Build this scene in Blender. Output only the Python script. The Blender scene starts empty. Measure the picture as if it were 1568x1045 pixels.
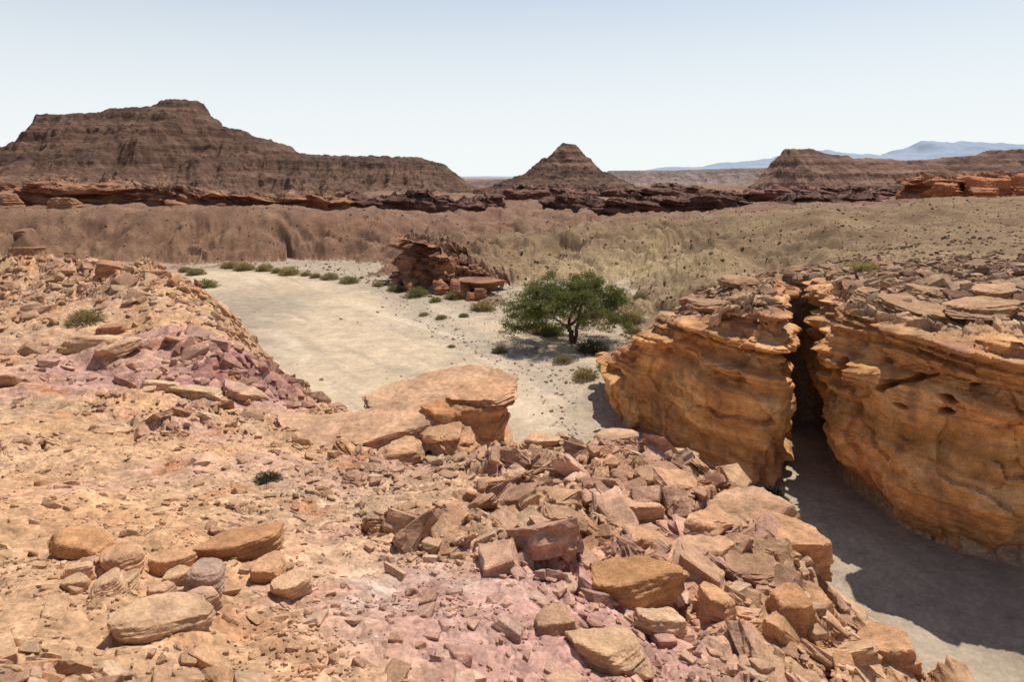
import bpy, bmesh, math, numpy as np
from mathutils import Vector, Euler
rng = np.random.default_rng(11)
EYE = 14.0
# ------------------------------------------------------------------ noise
M = 1023
_p = np.random.default_rng(3).permutation(M + 1)
_a = np.random.default_rng(4).uniform(0, 2 * np.pi, M + 1)
GX, GY = np.cos(_a), np.sin(_a)
_g3 = np.random.default_rng(5).normal(size=(M + 1, 3)); _g3 /= np.linalg.norm(_g3, axis=1)[:, None]
R1 = np.random.default_rng(6).random(M + 1); R2 = np.random.default_rng(8).random(M + 1)
R3 = np.random.default_rng(9).random(M + 1); R4 = np.random.default_rng(10).random(M + 1)
def q5(t): return t * t * t * (t * (t * 6 - 15) + 10)
def sst(a, b, x):
    t = np.clip((x - a) / (b - a), 0, 1); return t * t * (3 - 2 * t)
def lerp(a, b, t): return a + (b - a) * t
def pn2(x, y, seed=0):
    xi = np.floor(x).astype(np.int64); yi = np.floor(y).astype(np.int64)
    fx = x - xi; fy = y - yi; u = q5(fx); v = q5(fy)
    def g(a, b):
        k = _p[(_p[(xi + a + seed * 57) & M] + yi + b) & M]
        return GX[k] * (fx - a) + GY[k] * (fy - b)
    return 1.4 * lerp(lerp(g(0, 0), g(1, 0), u), lerp(g(0, 1), g(1, 1), u), v)
def pn3(x, y, z, seed=0):
    xi = np.floor(x).astype(np.int64); yi = np.floor(y).astype(np.int64); zi = np.floor(z).astype(np.int64)
    fx = x - xi; fy = y - yi; fz = z - zi; u = q5(fx); v = q5(fy); w = q5(fz)
    def g(a, b, c):
        k = _p[(_p[(_p[(xi + a + seed * 57) & M] + yi + b) & M] + zi + c) & M]
        G = _g3[k]
        return G[..., 0] * (fx - a) + G[..., 1] * (fy - b) + G[..., 2] * (fz - c)
    return 1.4 * lerp(lerp(lerp(g(0, 0, 0), g(1, 0, 0), u), lerp(g(0, 1, 0), g(1, 1, 0), u), v),
                lerp(lerp(g(0, 0, 1), g(1, 0, 1), u), lerp(g(0, 1, 1), g(1, 1, 1), u), v), w)
def fbm2(x, y, o=4, seed=0, gain=.5):
    r = 0; a = 1; s = 0
    for i in range(o):
        r = r + a * pn2(x, y, seed + i); s += a; a *= gain
        x, y = (x * .8 - y * .6) * 2.03, (x * .6 + y * .8) * 2.03
    return r / s * 1.5
def rid2(x, y, o=4, seed=0):
    r = 0; a = 1; s = 0
    for i in range(o):
        r = r + a * (1 - 2 * np.abs(pn2(x, y, seed + i))); s += a; a *= .5
        x, y = (x * .8 - y * .6) * 2.03, (x * .6 + y * .8) * 2.03
    return r / s
def fbm3(x, y, z, o=4, seed=0):
    r = 0; a = 1; s = 0
    for i in range(o):
        r = r + a * pn3(x, y, z, seed + i); s += a; a *= .5; x = x * 2.03; y = y * 2.03; z = z * 2.03
    return r / s * 1.5
def cells(x, y, seed=0, jit=.9):
    xi = np.floor(x).astype(np.int64); yi = np.floor(y).astype(np.int64)
    f1 = np.full(x.shape, 9.); f2 = np.full(x.shape, 9.)
    kid = np.zeros(x.shape, np.int64); dx = np.zeros(x.shape); dy = np.zeros(x.shape)
    for a in (-1, 0, 1):
        for b in (-1, 0, 1):
            k = _p[(_p[(xi + a + seed * 31) & M] + yi + b) & M]
            ex = x - (xi + a + .5 + jit * (R1[k] - .5)); ey = y - (yi + b + .5 + jit * (R2[k] - .5))
            d = np.hypot(ex, ey)
            n = d < f1
            f2 = np.where(n, f1, np.minimum(f2, d))
            kid = np.where(n, k, kid); dx = np.where(n, ex, dx); dy = np.where(n, ey, dy); f1 = np.where(n, d, f1)
    return kid, f1, f2, dx, dy
def blocks(x, y, seed=0):
    wx = x + .25 * pn2(x * 1.3, y * 1.3, seed + 7); wy = y + .25 * pn2(x * 1.3, y * 1.3, seed + 8)
    k, f1, f2, dx, dy = cells(wx, wy, seed)
    h = R3[k] + (R4[k] - .5) * 1.0 * dx + (R1[k] - .5) * 1.0 * dy
    return h - .5 * (1 - sst(0, .12, f2 - f1)), R2[k]
# ------------------------------------------------------------------ thin plate splines
class TPS:
    def __init__(s, pts):
        P = np.array(pts, float); s.P = P[:, :2]; n = len(P)
        d = np.hypot(*(s.P[:, None] - s.P[None]).transpose(2, 0, 1))
        K = np.where(d > 0, d * d * np.log(d + 1e-9), 0) + np.eye(n) * .02
        Q = np.c_[np.ones(n), s.P]
        A = np.block([[K, Q], [Q.T, np.zeros((3, 3))]])
        s.w = np.linalg.solve(A, np.r_[P[:, 2], 0, 0, 0])
    def __call__(s, x, y):
        n = len(s.P); r = s.w[n] + s.w[n + 1] * x + s.w[n + 2] * y
        for i in range(n):
            d2 = (x - s.P[i, 0]) ** 2 + (y - s.P[i, 1]) ** 2 + 1e-9
            r = r + s.w[i] * .5 * d2 * np.log(d2)
        return r
NEAR = TPS([(0,0,12.3),(-3,0,12.5),(3,0,11.6),(-8,0,12.6),(8,0,8.5),(0,-10,13),(-15,-10,14),(15,-10,4),(12,-2,3),
 (-2.7,3.6,11.33),(-1.47,4,11.03),(0,4.4,10.7),(1.57,5.2,10.1),(2.96,6,9.5),(4.4,7,8.7),(5.2,4,9.2),
 (-3.9,5.2,10.86),(-2.5,5.4,10.75),(-1,5.8,10.5),(.7,6.3,10.15),(2.1,7,9.75),(3.2,7.8,9.25),
 (-6,8,10.1),(-3.9,8.5,9.85),(-1.6,9,9.55),(.6,9.3,9.45),(2,9.6,9.3),(3.1,10,9.0),
 (-9,12,9.2),(-6.4,12.5,8.98),(-3.8,14,8.3),(-1.1,14,8.1),(.9,14,8.2),(2.3,13,8.75),(3.6,11,8.7),(1,16,7.8),(2.6,14.5,8.0),
 (-12.75,17,8.63),(-9.2,18,8.3),(-7.2,19.5,7.84),(-6.1,21.5,7.2),(-2.4,16.5,7.0),(-2.4,18,7.2),(-4.5,18,7.4),(-.6,17.5,6.4),
 (-19.5,26,8.1),(-14.5,26,8),(-11.7,27,7.9),(-9,24,7.6),(-24.8,33,8.3),(-20.6,34,8.5),(-16,33,8.8),(-13.4,31,8.0),(-19.5,36.5,9.3),
 (-29,39,9),(-24,38,9.0),(-35,38,9.2),(-25,46,3),(-15,41,1.5),(-9,31,1.5),(-5,27,1.5),(-2,22,3),(1,20,3.5),(3,18,4),(5,15,4.2),(6,11.5,4.8),(7.4,9,4.5),(8.5,6,4.5),
 (5,21,-1),(8,16,-1),(9.5,12,-1),(11.5,7,-1),(-6,34,-2),(-18,48,-2),(0,27,-2),
 (-40,20,10),(-42,38,9.2),(-42,50,2),(-60,0,14),(-60,40,8.5),(-62,56,0),(-30,12,11),(-25,0,13.5),(-15,10,10.3),
 (0,40,-6),(-20,62,-6),(20,25,-6),(22,0,-4),(14,15,-4),(40,0,-6),(40,30,-8),(-60,75,-6)])
FAR = TPS([(-79,104,0),(-60,101,0),(-40,104,0),(-27,95,0),(-18,87,0),(-10.5,79,0),(-3,72,0),(1,68,0),(6,63,0),(9.3,57,0),(9,50,0.3),(7,45,.5),
 (-40,80,-4),(-15,62,-4),(0,55,-2.5),(3,45,-2),(-80,80,-4),(-20,40,-6),(5,30,-3),
 (1.5,86,1.5),(8.4,113,5.8),(17.6,85,3.7),(23.8,112,6.9),(24.7,62,6.3),(47.8,112,8.3),(73,122,9.5),(28.3,48,8),(37.5,50,8.7),(97,130,10.5),(45,80,7.6),
 (17.5,58,4.1),(12.4,49,4.3),(15.2,40,8.0),(17.8,36,8.5),(21.9,32,8.8),(8.6,37,6),(6.6,41,3),(11,33.5,7.3),(13,33,7.6),(15,28,8.0),(18,26,8.4),(25,25,8.8),(40,22,9.5),(60,30,10),(60,60,10),
 (-70,120,7.0),(-45,119,6.6),(-21,116,5.6),(-28,106,2.0),(-5,120,5.8),(-94,121,7.2),(-50,110,2.6),(-75,111,2.6),(-10,90,5),(-5,86,4),(-16,95,3.5),
 (-60,150,7.2),(0,150,6.6),(60,150,8),(-60,175,8),(-120,160,8.5),(120,160,9),(-120,110,5),(120,60,12),(150,120,11)])
CANYON = np.array([(4,50),(5.2,47),(6.2,40),(9.2,32.6),(12.4,30.6),(13.2,31.6),(14.6,34.6),(16.0,38.8),(16.8,38.6),(15.4,34.6),(14.5,31.2),(14.8,29.4),(15.0,27),(16.4,24.8),(18,24),(24,23.2),(42,19.5),(70,10),(70,-60),(-80,-60),(-80,50)], float)
def polysd(x, y, P):
    d = np.full(x.shape, 1e9); ins = np.zeros(x.shape, bool)
    for i in range(len(P)):
        a = P[i]; b = P[(i + 1) % len(P)]; e = b - a
        t = np.clip(((x - a[0]) * e[0] + (y - a[1]) * e[1]) / (e @ e), 0, 1)
        d = np.minimum(d, np.hypot(x - a[0] - t * e[0], y - a[1] - t * e[1]))
        c = ((a[1] > y) != (b[1] > y)) & (x < (b[0] - a[0]) * (y - a[1]) / (b[1] - a[1] + 1e-12) + a[0])
        ins ^= c
    return np.where(ins, -d, d)
def linedist(x, y, P):
    d = np.full(x.shape, 1e9)
    for i in range(len(P) - 1):
        a = np.array(P[i], float); e = np.array(P[i + 1], float) - a
        t = np.clip(((x - a[0]) * e[0] + (y - a[1]) * e[1]) / (e @ e), 0, 1)
        d = np.minimum(d, np.hypot(x - a[0] - t * e[0], y - a[1] - t * e[1]))
    return d
def far_h(x, y):
    r = np.hypot(x, y)
    f = FAR(np.clip(x, -150, 150), np.clip(y, 5, 175))
    f = np.clip(f, -8, 14)
    flat = 8 + 1.2 * fbm2(x / 60, y / 60, 3, 40)
    f = lerp(f, flat, sst(150, 190, np.maximum(y, np.abs(x) * 1.15)))
    return f
def gauss(x, y, cx, cy, s): return np.exp(-((x - cx) ** 2 + (y - cy) ** 2) / (2 * s * s))
def rockiness(x, y):
    m = fbm2(x / 4.5, y / 4.5, 3, 21) * .9 + .08
    m = m + .65 * gauss(x, y, 2.8, 9.3, 2.8) + .4 * gauss(x, y, .5, 12.5, 2.2) + .3 * gauss(x, y, 1.4, 6.8, 1.3)
    m = m + .6 * fbm2(x / 1.3, y / 1.3, 3, 27)
    m = m + .8 * sst(28, 34, y) + .5 * gauss(x, y, -4, 18, 2.5) + .5 * gauss(x, y, -7.5, 21, 1.6)
    m = m - .6 * gauss(x, y, -4.2, 5.5, 2.4) - .4 * gauss(x, y, -12, 21, 3.5) - .3 * gauss(x, y, -5, 9.5, 2.2) - .5 * gauss(x, y, -.8, 5.4, 1.1)
    return np.clip(m, 0, 1)
def terrain(x, y, full=False):
    r = np.hypot(x, y)
    near = NEAR(x, y); near = np.clip(near, -8, 15)
    near = np.where((y > 70) | (x > 45), -8, near)
    rk = rockiness(x, y)
    b1, c1 = blocks(x / 1.15, y / .95, 1); b2, c2 = blocks(x / .42, y / .36, 2); b3, c3 = blocks(x / .17, y / .15, 3)
    nd = .20 * fbm2(x / 2.2, y / 2.2, 4, 3) + .07 * fbm2(x / .45, y / .45, 4, 9)
    nd = nd + rk * (.40 * (b1 - .4) + .20 * (b2 - .4) + .06 * (b3 - .4)) + (1 - rk) * .012 * (b3 - .4)
    rill = rid2(x / 1.6 + .3 * y, y / 4.5, 3, 33)
    g = gauss(x, y, -9, 23, 3.8)
    nd = nd - .35 * np.clip(rill, -.2, 1) * g + .7 * g * fbm2(x / 2.4, y / 1.4, 3, 34) + .5 * sst(26, 33, y) * fbm2(x / 4, y / 3, 4, 35)
    nd = nd * sst(0.5, 4, r)
    near = near + nd
    f = far_h(x, y)
    sd = np.where(y < 60, polysd(x, y, CANYON), 50.)
    wp = pn2(x / 9, y / 9, 4)
    gul = rid2(x / 9 + .9 * wp + y / 26, y / 22 + .5 * wp, 5, 12)
    spur = rid2(x / 24 + .8 * pn2(x / 20, y / 20, 24) - y / 50, y / 50, 2, 25)
    sl = sst(-.5, 2, f) * (1 - .8 * sst(5.6, 8.2, f)) * sst(50, 75, y)
    f2 = f - (2.9 * np.clip(gul, -.2, 1) + 2.8 * np.clip(spur, -.3, 1)) * sl + .25 * fbm2(x / 3, y / 3, 4, 14) + .06 * (blocks(x / .9, y / .9, 5)[0]) * sst(0, 1, f)
    f2 = f2 + sl * .55 * fbm2(x / 1.8, y / 3, 4, 28)
    f2 = f2 + 1.3 * fbm2(x / 13, y / 17, 4, 15) * sst(55, 75, y) * sst(1, 4, f) * (1 - .4 * sst(110, 125, y))
    f2 = f2 + .9 * sst(120, 145, y) * fbm2(x / 14, y / 14, 4, 16) * (1 - .7 * sst(400, 900, r))
    f2 = np.where(sd < 0, -6, lerp(-6, f2, sst(.2, 1.3, sd)))
    ch = linedist(x, y, [(-14, 84), (-9.6, 69.7), (-3, 58), (2, 50), (5, 42), (6.5, 33), (11, 24), (18, 15)])
    fl = .10 * fbm2(x / 5, y / 9, 4, 17) + .012 * fbm2(x / .6, y / .6, 3, 18) - .28 * np.exp(-(ch / 2.0) ** 2)
    fl = fl + np.clip(.6 * fbm2(x / 6, y / 6, 3, 19) + np.exp(-(ch / 4) ** 2), 0, 1) * .05 * (blocks(x / .35, y / .35, 6)[0])
    h = np.maximum(np.maximum(fl, near), f2)
    if not full: return h
    typ = np.where(h == fl, 0, np.where(h == near, 1, 2))
    return h, typ, rk, c1, c2, ch, f, rill, gul
def col(c): return np.array(c, float)
def mixc(a, b, t):
    t = np.clip(t, 0, 1)[..., None]; return a * (1 - t) + b * t
def near_col(x, y):
    c = mixc(col((.56, .35, .20)) + 0 * x[..., None], col((.50, .355, .25)), .5 + .9 * fbm2(x / 5, y / 5, 4, 50))
    pk = 1.2 * fbm2(x / 3.5, y / 3.5, 4, 51) - .10
    pk = pk + 1.1 * gauss(x, y, -9.5, 22, 3.4) + .8 * gauss(x, y, .3, 6.4, .8) + .9 * gauss(x, y, -1.1, 5.5, 1.1) + .35 * gauss(x, y, -3, 13, 3) - .8 * gauss(x, y, -4.5, 5, 2)
    c = mixc(c, col((.52, .32, .28)), pk)
    c = mixc(c, col((.62, .49, .43)), gauss(x, y, -.9, 5.9, .6) * (.5 + fbm2(x / .5, y / .5, 3, 55)))
    pu = 1.3 * fbm2(x / 1.6, y / 1.6, 4, 52) - .42 + 1.15 * gauss(x, y, -8, 21.5, 2.0) + .6 * gauss(x, y, -1.2, 5, .5)
    c = mixc(c, col((.35, .17, .175)), pu * .85)
    c = mixc(c, col((.43, .215, .11)), (fbm2(x / 1.2, y / 1.2, 4, 53) - .2) * 1.8)
    return c * col((.92, .85, .77))
# ------------------------------------------------------------------ mesh helpers
def link(o, parent=None):
    bpy.context.scene.collection.objects.link(o)
    if parent: o.parent = parent
    return o
def make(name, V, F, C=None, mat=None, smooth=False, parent=None):
    me = bpy.data.meshes.new(name)
    V = np.ascontiguousarray(V, np.float32); F = np.ascontiguousarray(F, np.int32); n, k = F.shape
    me.vertices.add(len(V)); me.vertices.foreach_set('co', V.ravel())
    me.loops.add(n * k); me.loops.foreach_set('vertex_index', F.ravel())
    me.polygons.add(n); me.polygons.foreach_set('loop_start', np.arange(0, n * k, k, dtype=np.int32))
    me.polygons.foreach_set('use_smooth', np.full(n, smooth))
    me.update(calc_edges=True)
    if C is not None:
        A = me.color_attributes.new('Col', 'FLOAT_COLOR', 'POINT')
        A.data.foreach_set('color', np.c_[np.clip(C, .01, .85), np.ones(len(C))].astype(np.float32).ravel())
    if mat: me.materials.append(mat)
    return link(bpy.data.objects.new(name, me), parent)
def gridfaces(nr, nc):
    i = np.arange(nr - 1)[:, None] * nc + np.arange(nc - 1)[None]
    return np.stack([i, i + 1, i + nc + 1, i + nc], -1).reshape(-1, 4)
def ramp_noise(nt, vec, scale, detail, rough=.6):
    n = nt.nodes.new('ShaderNodeTexNoise'); n.inputs['Scale'].default_value = scale
    n.inputs['Detail'].default_value = detail; n.inputs['Roughness'].default_value = rough
    nt.links.new(vec, n.inputs['Vector']); return n
def rockmat(name, scales=(1.2, 9, 60), var=.5, pebble=0, bump=.03, bstr=.8, strata=0, pam=1.0):
    m = bpy.data.materials.new(name); m.use_nodes = True; nt = m.node_tree; N = nt.nodes; L = nt.links
    b = N['Principled BSDF']; b.inputs['Roughness'].default_value = .95; b.inputs['Specular IOR Level'].default_value = .12
    at = N.new('ShaderNodeAttribute'); at.attribute_name = 'Col'
    tc = N.new('ShaderNodeTexCoord'); vec = tc.outputs['Object']
    cur = at.outputs['Color']; hs = []
    for i, s in enumerate(scales):
        n = ramp_noise(nt, vec, s, 4)
        mr = N.new('ShaderNodeMapRange'); mr.inputs['From Min'].default_value = .3; mr.inputs['From Max'].default_value = .7
        mr.inputs['To Min'].default_value = 1 - var * .55; mr.inputs['To Max'].default_value = 1 + var * .45
        L.new(n.outputs['Fac'], mr.inputs['Value'])
        mx = N.new('ShaderNodeMix'); mx.data_type = 'RGBA'; mx.blend_type = 'MULTIPLY'; mx.inputs[0].default_value = 1 if i else .8
        L.new(cur, mx.inputs[6]); L.new(mr.outputs[0], mx.inputs[7]); cur = mx.outputs[2]; hs.append((n.outputs['Fac'], 1.0 / (i + 1)))
    if strata:
        sp = N.new('ShaderNodeMapping'); sp.inputs['Scale'].default_value = (.06 * strata, .06 * strata, strata)
        L.new(vec, sp.inputs['Vector']); n = ramp_noise(nt, sp.outputs[0], 1, 4, .7)
        mr = N.new('ShaderNodeMapRange'); mr.inputs['From Min'].default_value = .35; mr.inputs['From Max'].default_value = .65
        mr.inputs['To Min'].default_value = .72; mr.inputs['To Max'].default_value = 1.15; L.new(n.outputs['Fac'], mr.inputs['Value'])
        mx = N.new('ShaderNodeMix'); mx.data_type = 'RGBA'; mx.blend_type = 'MULTIPLY'; mx.inputs[0].default_value = 1
        L.new(cur, mx.inputs[6]); L.new(mr.outputs[0], mx.inputs[7]); cur = mx.outputs[2]; hs.append((n.outputs['Fac'], 1.0))
    if pebble:
        for ps, am in ((pebble, .55 * pam), (pebble * .38, .45 * pam)):
            v = N.new('ShaderNodeTexVoronoi'); v.inputs['Scale'].default_value = ps; L.new(vec, v.inputs['Vector'])
            bw = N.new('ShaderNodeSeparateColor'); L.new(v.outputs['Color'], bw.inputs[0])
            mr = N.new('ShaderNodeMapRange'); mr.inputs['To Min'].default_value = 1 - am * .6; mr.inputs['To Max'].default_value = 1 + am * .5
            L.new(bw.outputs[0], mr.inputs['Value'])
            mx = N.new('ShaderNodeMix'); mx.data_type = 'RGBA'; mx.blend_type = 'MULTIPLY'; mx.inputs[0].default_value = .8
            L.new(cur, mx.inputs[6]); L.new(mr.outputs[0], mx.inputs[7]); cur = mx.outputs[2]
            inv = N.new('ShaderNodeMath'); inv.operation = 'SUBTRACT'; inv.inputs[0].default_value = 1; L.new(v.outputs['Distance'], inv.inputs[1])
            hs.append((inv.outputs[0], .8 * pam))
    acc = None
    for s, w in hs:
        mm = N.new('ShaderNodeMath'); mm.operation = 'MULTIPLY_ADD'; mm.inputs[1].default_value = w
        L.new(s, mm.inputs[0])
        if acc is not None: L.new(acc, mm.inputs[2])
        else: mm.inputs[2].default_value = 0
        acc = mm.outputs[0]
    bp = N.new('ShaderNodeBump'); bp.inputs['Strength'].default_value = bstr; bp.inputs['Distance'].default_value = bump
    L.new(acc, bp.inputs['Height']); L.new(bp.outputs[0], b.inputs['Normal']); L.new(cur, b.inputs['Base Color'])
    return m
M_ground = rockmat('ground_rock_and_gravel', (.5, 4, 30), .45, pebble=17, bump=.025, bstr=.9, pam=.8)
M_bed = rockmat('riverbed_sand', (.15, .8, 6), .28, pebble=5, bump=.012, bstr=.4, pam=.3)
M_stone = rockmat('weathered_sandstone', (1.5, 8, 45), .5, bump=.025, bstr=.9, strata=7)
M_cliff = rockmat('orange_sandstone', (.4, 2.5, 18), .5, bump=.08, bstr=.9, strata=1.3)
M_mesa = rockmat('mesa_rock', (.06, .3, 1.5), .5, bump=.6, bstr=.8, strata=.5)
M_far = rockmat('distant_rock', (.002, .01, .05), .15, bump=6, bstr=.3)
# ------------------------------------------------------------------ terrain sheet
ang = np.radians(np.r_[np.linspace(-180, -45, 70)[:-1], np.linspace(-45, 45, 950), np.linspace(45, 180, 70)[1:]])
rad = np.r_[0.0, .6, 1.2, np.exp(np.linspace(math.log(1.8), math.log(60), 620)), np.exp(np.linspace(math.log(60), math.log(400), 320))[1:], np.exp(np.linspace(math.log(400), math.log(14000), 40))[1:]]
A, Rr = np.meshgrid(ang, rad)
X = Rr * np.sin(A); Y = Rr * np.cos(A)
Z, T, RK, C1, C2, CH, FF, RI, GU = terrain(X, Y, True)
Z = np.where(Rr > 2500, Z - (Rr - 2500) * .002, Z)
dzr = np.abs(np.gradient(Z, axis=0)) / np.maximum(np.gradient(Rr, axis=0), 1e-3)
cn = near_col(X, Y)
cn = cn * (1 + .35 * RK * (C2 - .5))[..., None] * (1 + .2 * RK * (C1 - .5))[..., None]
cn = mixc(cn, col((.36, .19, .11)), sst(.7, 2.2, dzr) * .6)
gr = np.exp(-(CH / 3.0) ** 2) * 1.0 + .6 * fbm2(X / 5, Y / 8, 4, 61) - .1
cb = mixc(col((.50, .385, .26)) + 0 * X[..., None], col((.36, .29, .22)), gr)
# flow streaks following the bed
fx, fy = (X * .80 + Y * .60), (Y * .80 - X * .60)
cb = mixc(cb, col((.37, .295, .215)), sst(.05, .5, fbm2(fx / 1.3, fy / 16, 4, 62)) * .6)
cb = mixc(cb, col((.57, .46, .33)), sst(.1, .5, fbm2(fx / 3, fy / 22, 3, 68)) * .5)
cb = mixc(cb, col((.33, .26, .19)), sst(-18, -26, X + 4 * fbm2(X / 5, Y / 5, 3, 60)) * sst(90, 75, Y))
cb = mixc(cb, col((.33, .265, .195)), sst(.35, .05, FF + 1.2) * 0 + sst(-1.6, -.1, FF + .8 * fbm2(X / 3, Y / 3, 3, 69)) * .8)
cb = mixc(cb, col((.30, .20, .135)), sst(-46, -58, X + 4 * fbm2(X / 5, Y / 5, 3, 60)))
cf = mixc(col((.275, .185, .105)) + 0 * X[..., None], col((.185, .117, .07)), .5 + fbm2(X / 9, Y / 9, 4, 63))
cf = mixc(cf, col((.39, .285, .155)), gauss(X, Y, 14, 92, 9) * .9 + gauss(X, Y, 22, 75, 9) * .3)
lf = sst(4, -18, X) * sst(85, 100, Y)
cl = mixc(col((.25, .145, .088)) + 0 * X[..., None], col((.165, .088, .058)), .5 + fbm2(X / 7, Y / 5, 4, 64))  # left bank: red-brown soil, with its backlit shade darkened into the colour
cl = mixc(cl, col((.33, .20, .155)), sst(2.5, .3, FF) * .8 * sst(-.3, .3, fbm2(X / 9, Y / 9, 3, 65)))
cf = mixc(cf, cl, lf)
cp = mixc(col((.20, .10, .07)) + 0 * X[..., None], col((.25, .155, .098)), .5 + 1.3 * fbm2(X / 18, Y / 12, 4, 66))
cf = mixc(cf, cp, sst(118, 145, Y + 6 * fbm2(X / 15, Y / 15, 3, 67)))
cf = mixc(cf, col((.33, .22, .137)), sst(48, 32, Y) * .8)
cf = mixc(cf, col((.36, .32, .30)), sst(600, 3000, Rr) * .8)  # distance haze put into the ground colour: fades to pale grey far out
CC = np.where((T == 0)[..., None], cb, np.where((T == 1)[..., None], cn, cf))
V = np.stack([X, Y, Z], -1).reshape(-1, 3); CC = CC.reshape(-1, 3)
F = gridfaces(*X.shape)
F = F[:, ::-1]
bed = (T.reshape(-1)[F] == 0).sum(1) >= 3
def sub(name, mask, mat):
    f = F[mask]; used, inv = np.unique(f, return_inverse=True)
    return make(name, V[used], inv.reshape(f.shape), CC[used], mat, smooth=True)
sub('ground', ~bed, M_ground); sub('dry_riverbed', bed, M_bed)
# ------------------------------------------------------------------ rocks
_ico = {}
def ico(s):
    if s not in _ico:
        bm = bmesh.new(); bmesh.ops.create_icosphere(bm, subdivisions=s, radius=1)
        v = np.array([a.co[:] for a in bm.verts]); f = np.array([[a.index for a in q.verts] for q in bm.faces]); bm.free()
        v /= np.linalg.norm(v, axis=1)[:, None]; _ico[s] = (v, f)
    return _ico[s]
def rock(sub, seed, npl=13, p=22, rough=.0, flat=.75):
    r = np.random.default_rng(seed); d, f = ico(sub)
    n = r.normal(size=(npl, 3)); n[:, 2] *= .7; n /= np.linalg.norm(n, axis=1)[:, None]
    bx = np.array([(1,0,0),(-1,0,0),(0,1,0),(0,-1,0),(1,1,.3),(-1,-1,-.2)], float)
    bx += r.normal(size=bx.shape) * .22; bx /= np.linalg.norm(bx, axis=1)[:, None]
    n = np.r_[n, bx, [[0.1, 0, 1], [0, .1, -1]]]; dd = np.r_[r.uniform(.72, 1.05, npl), r.uniform(.8, .98, len(bx)), flat, flat]
    n /= np.linalg.norm(n, axis=1)[:, None]
    q = np.maximum(d @ n.T, 0) / dd
    rr = np.minimum((q ** p).sum(1) ** (-1 / p), 1.5)
    v = d * rr[:, None]
    if rough:
        o = seed * 3.7
        dis = .10 * fbm3(v[:, 0] * 1.3 + o, v[:, 1] * 1.3, v[:, 2] * 1.3, 3, 2) + .05 * fbm3(v[:, 0] * 5 + o, v[:, 1] * 5, v[:, 2] * 7, 4, 5)
        st = pn2(v[:, 2] * 6 + o + .4 * pn3(v[:, 0], v[:, 1], v[:, 2], 9), v[:, 0] * .3 + o, 4)
        dis = dis + .05 * np.sign(st) * np.minimum(np.abs(st) * 4, 1) * (1 - np.abs(d[:, 2]))
        v = v * (1 + rough * dis)[:, None]
    return v, f
_hull = {}
def hullrock(seed, detail=0):
    if (seed, detail) in _hull: return _hull[(seed, detail)]
    r = np.random.default_rng(seed * 7 + 1)
    c = np.array([(a, b, e) for a in (-1, 1) for b in (-1, 1) for e in (-1, 1)], float)
    c = c + r.uniform(-.36, .36, c.shape) * [1, 1, .8]
    c = c[r.permutation(8)[:8 - r.integers(0, 2)]]
    ex = r.normal(size=(6, 3)); ex /= np.linalg.norm(ex, axis=1)[:, None]; ex *= 1.28
    P = np.r_[c, ex] * .8
    bm = bmesh.new()
    for q in P: bm.verts.new(q)
    ch = bmesh.ops.convex_hull(bm, input=bm.verts)
    dele = [g for g in ch['geom_interior'] + ch['geom_unused'] if isinstance(g, bmesh.types.BMVert)]
    if dele: bmesh.ops.delete(bm, geom=list(set(dele)), context='VERTS')
    bmesh.ops.dissolve_limit(bm, angle_limit=math.radians(14), verts=bm.verts, edges=bm.edges)
    bmesh.ops.bevel(bm, geom=list(bm.edges), offset=.09 if seed % 3 else .16, segments=1, affect='EDGES', clamp_overlap=True)
    bmesh.ops.triangulate(bm, faces=bm.faces)
    if detail:
        bmesh.ops.subdivide_edges(bm, edges=bm.edges, cuts=detail, use_grid_fill=True)
        bmesh.ops.triangulate(bm, faces=bm.faces)
    bm.verts.index_update()
    v = np.array([a.co[:] for a in bm.verts]); f = np.array([[a.index for a in q.verts] for q in bm.faces]); bm.free()
    if detail:
        o = seed * 2.3
        v = v * (1 + .10 * fbm3(v[:, 0] * 2 + o, v[:, 1] * 2, v[:, 2] * 2, 4, 3) + .05 * np.sign(pn2(v[:, 2] * 5 + o, v[:, 0] + 3, 2)))[:, None]
    _hull[(seed, detail)] = (v, f); return v, f
STONE = np.array([(.56, .37, .24), (.50, .31, .19), (.54, .33, .25), (.42, .24, .15), (.58, .44, .32), (.47, .26, .13), (.36, .2, .15), (.60, .40, .26)]) * [.92, .87, .80]
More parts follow.
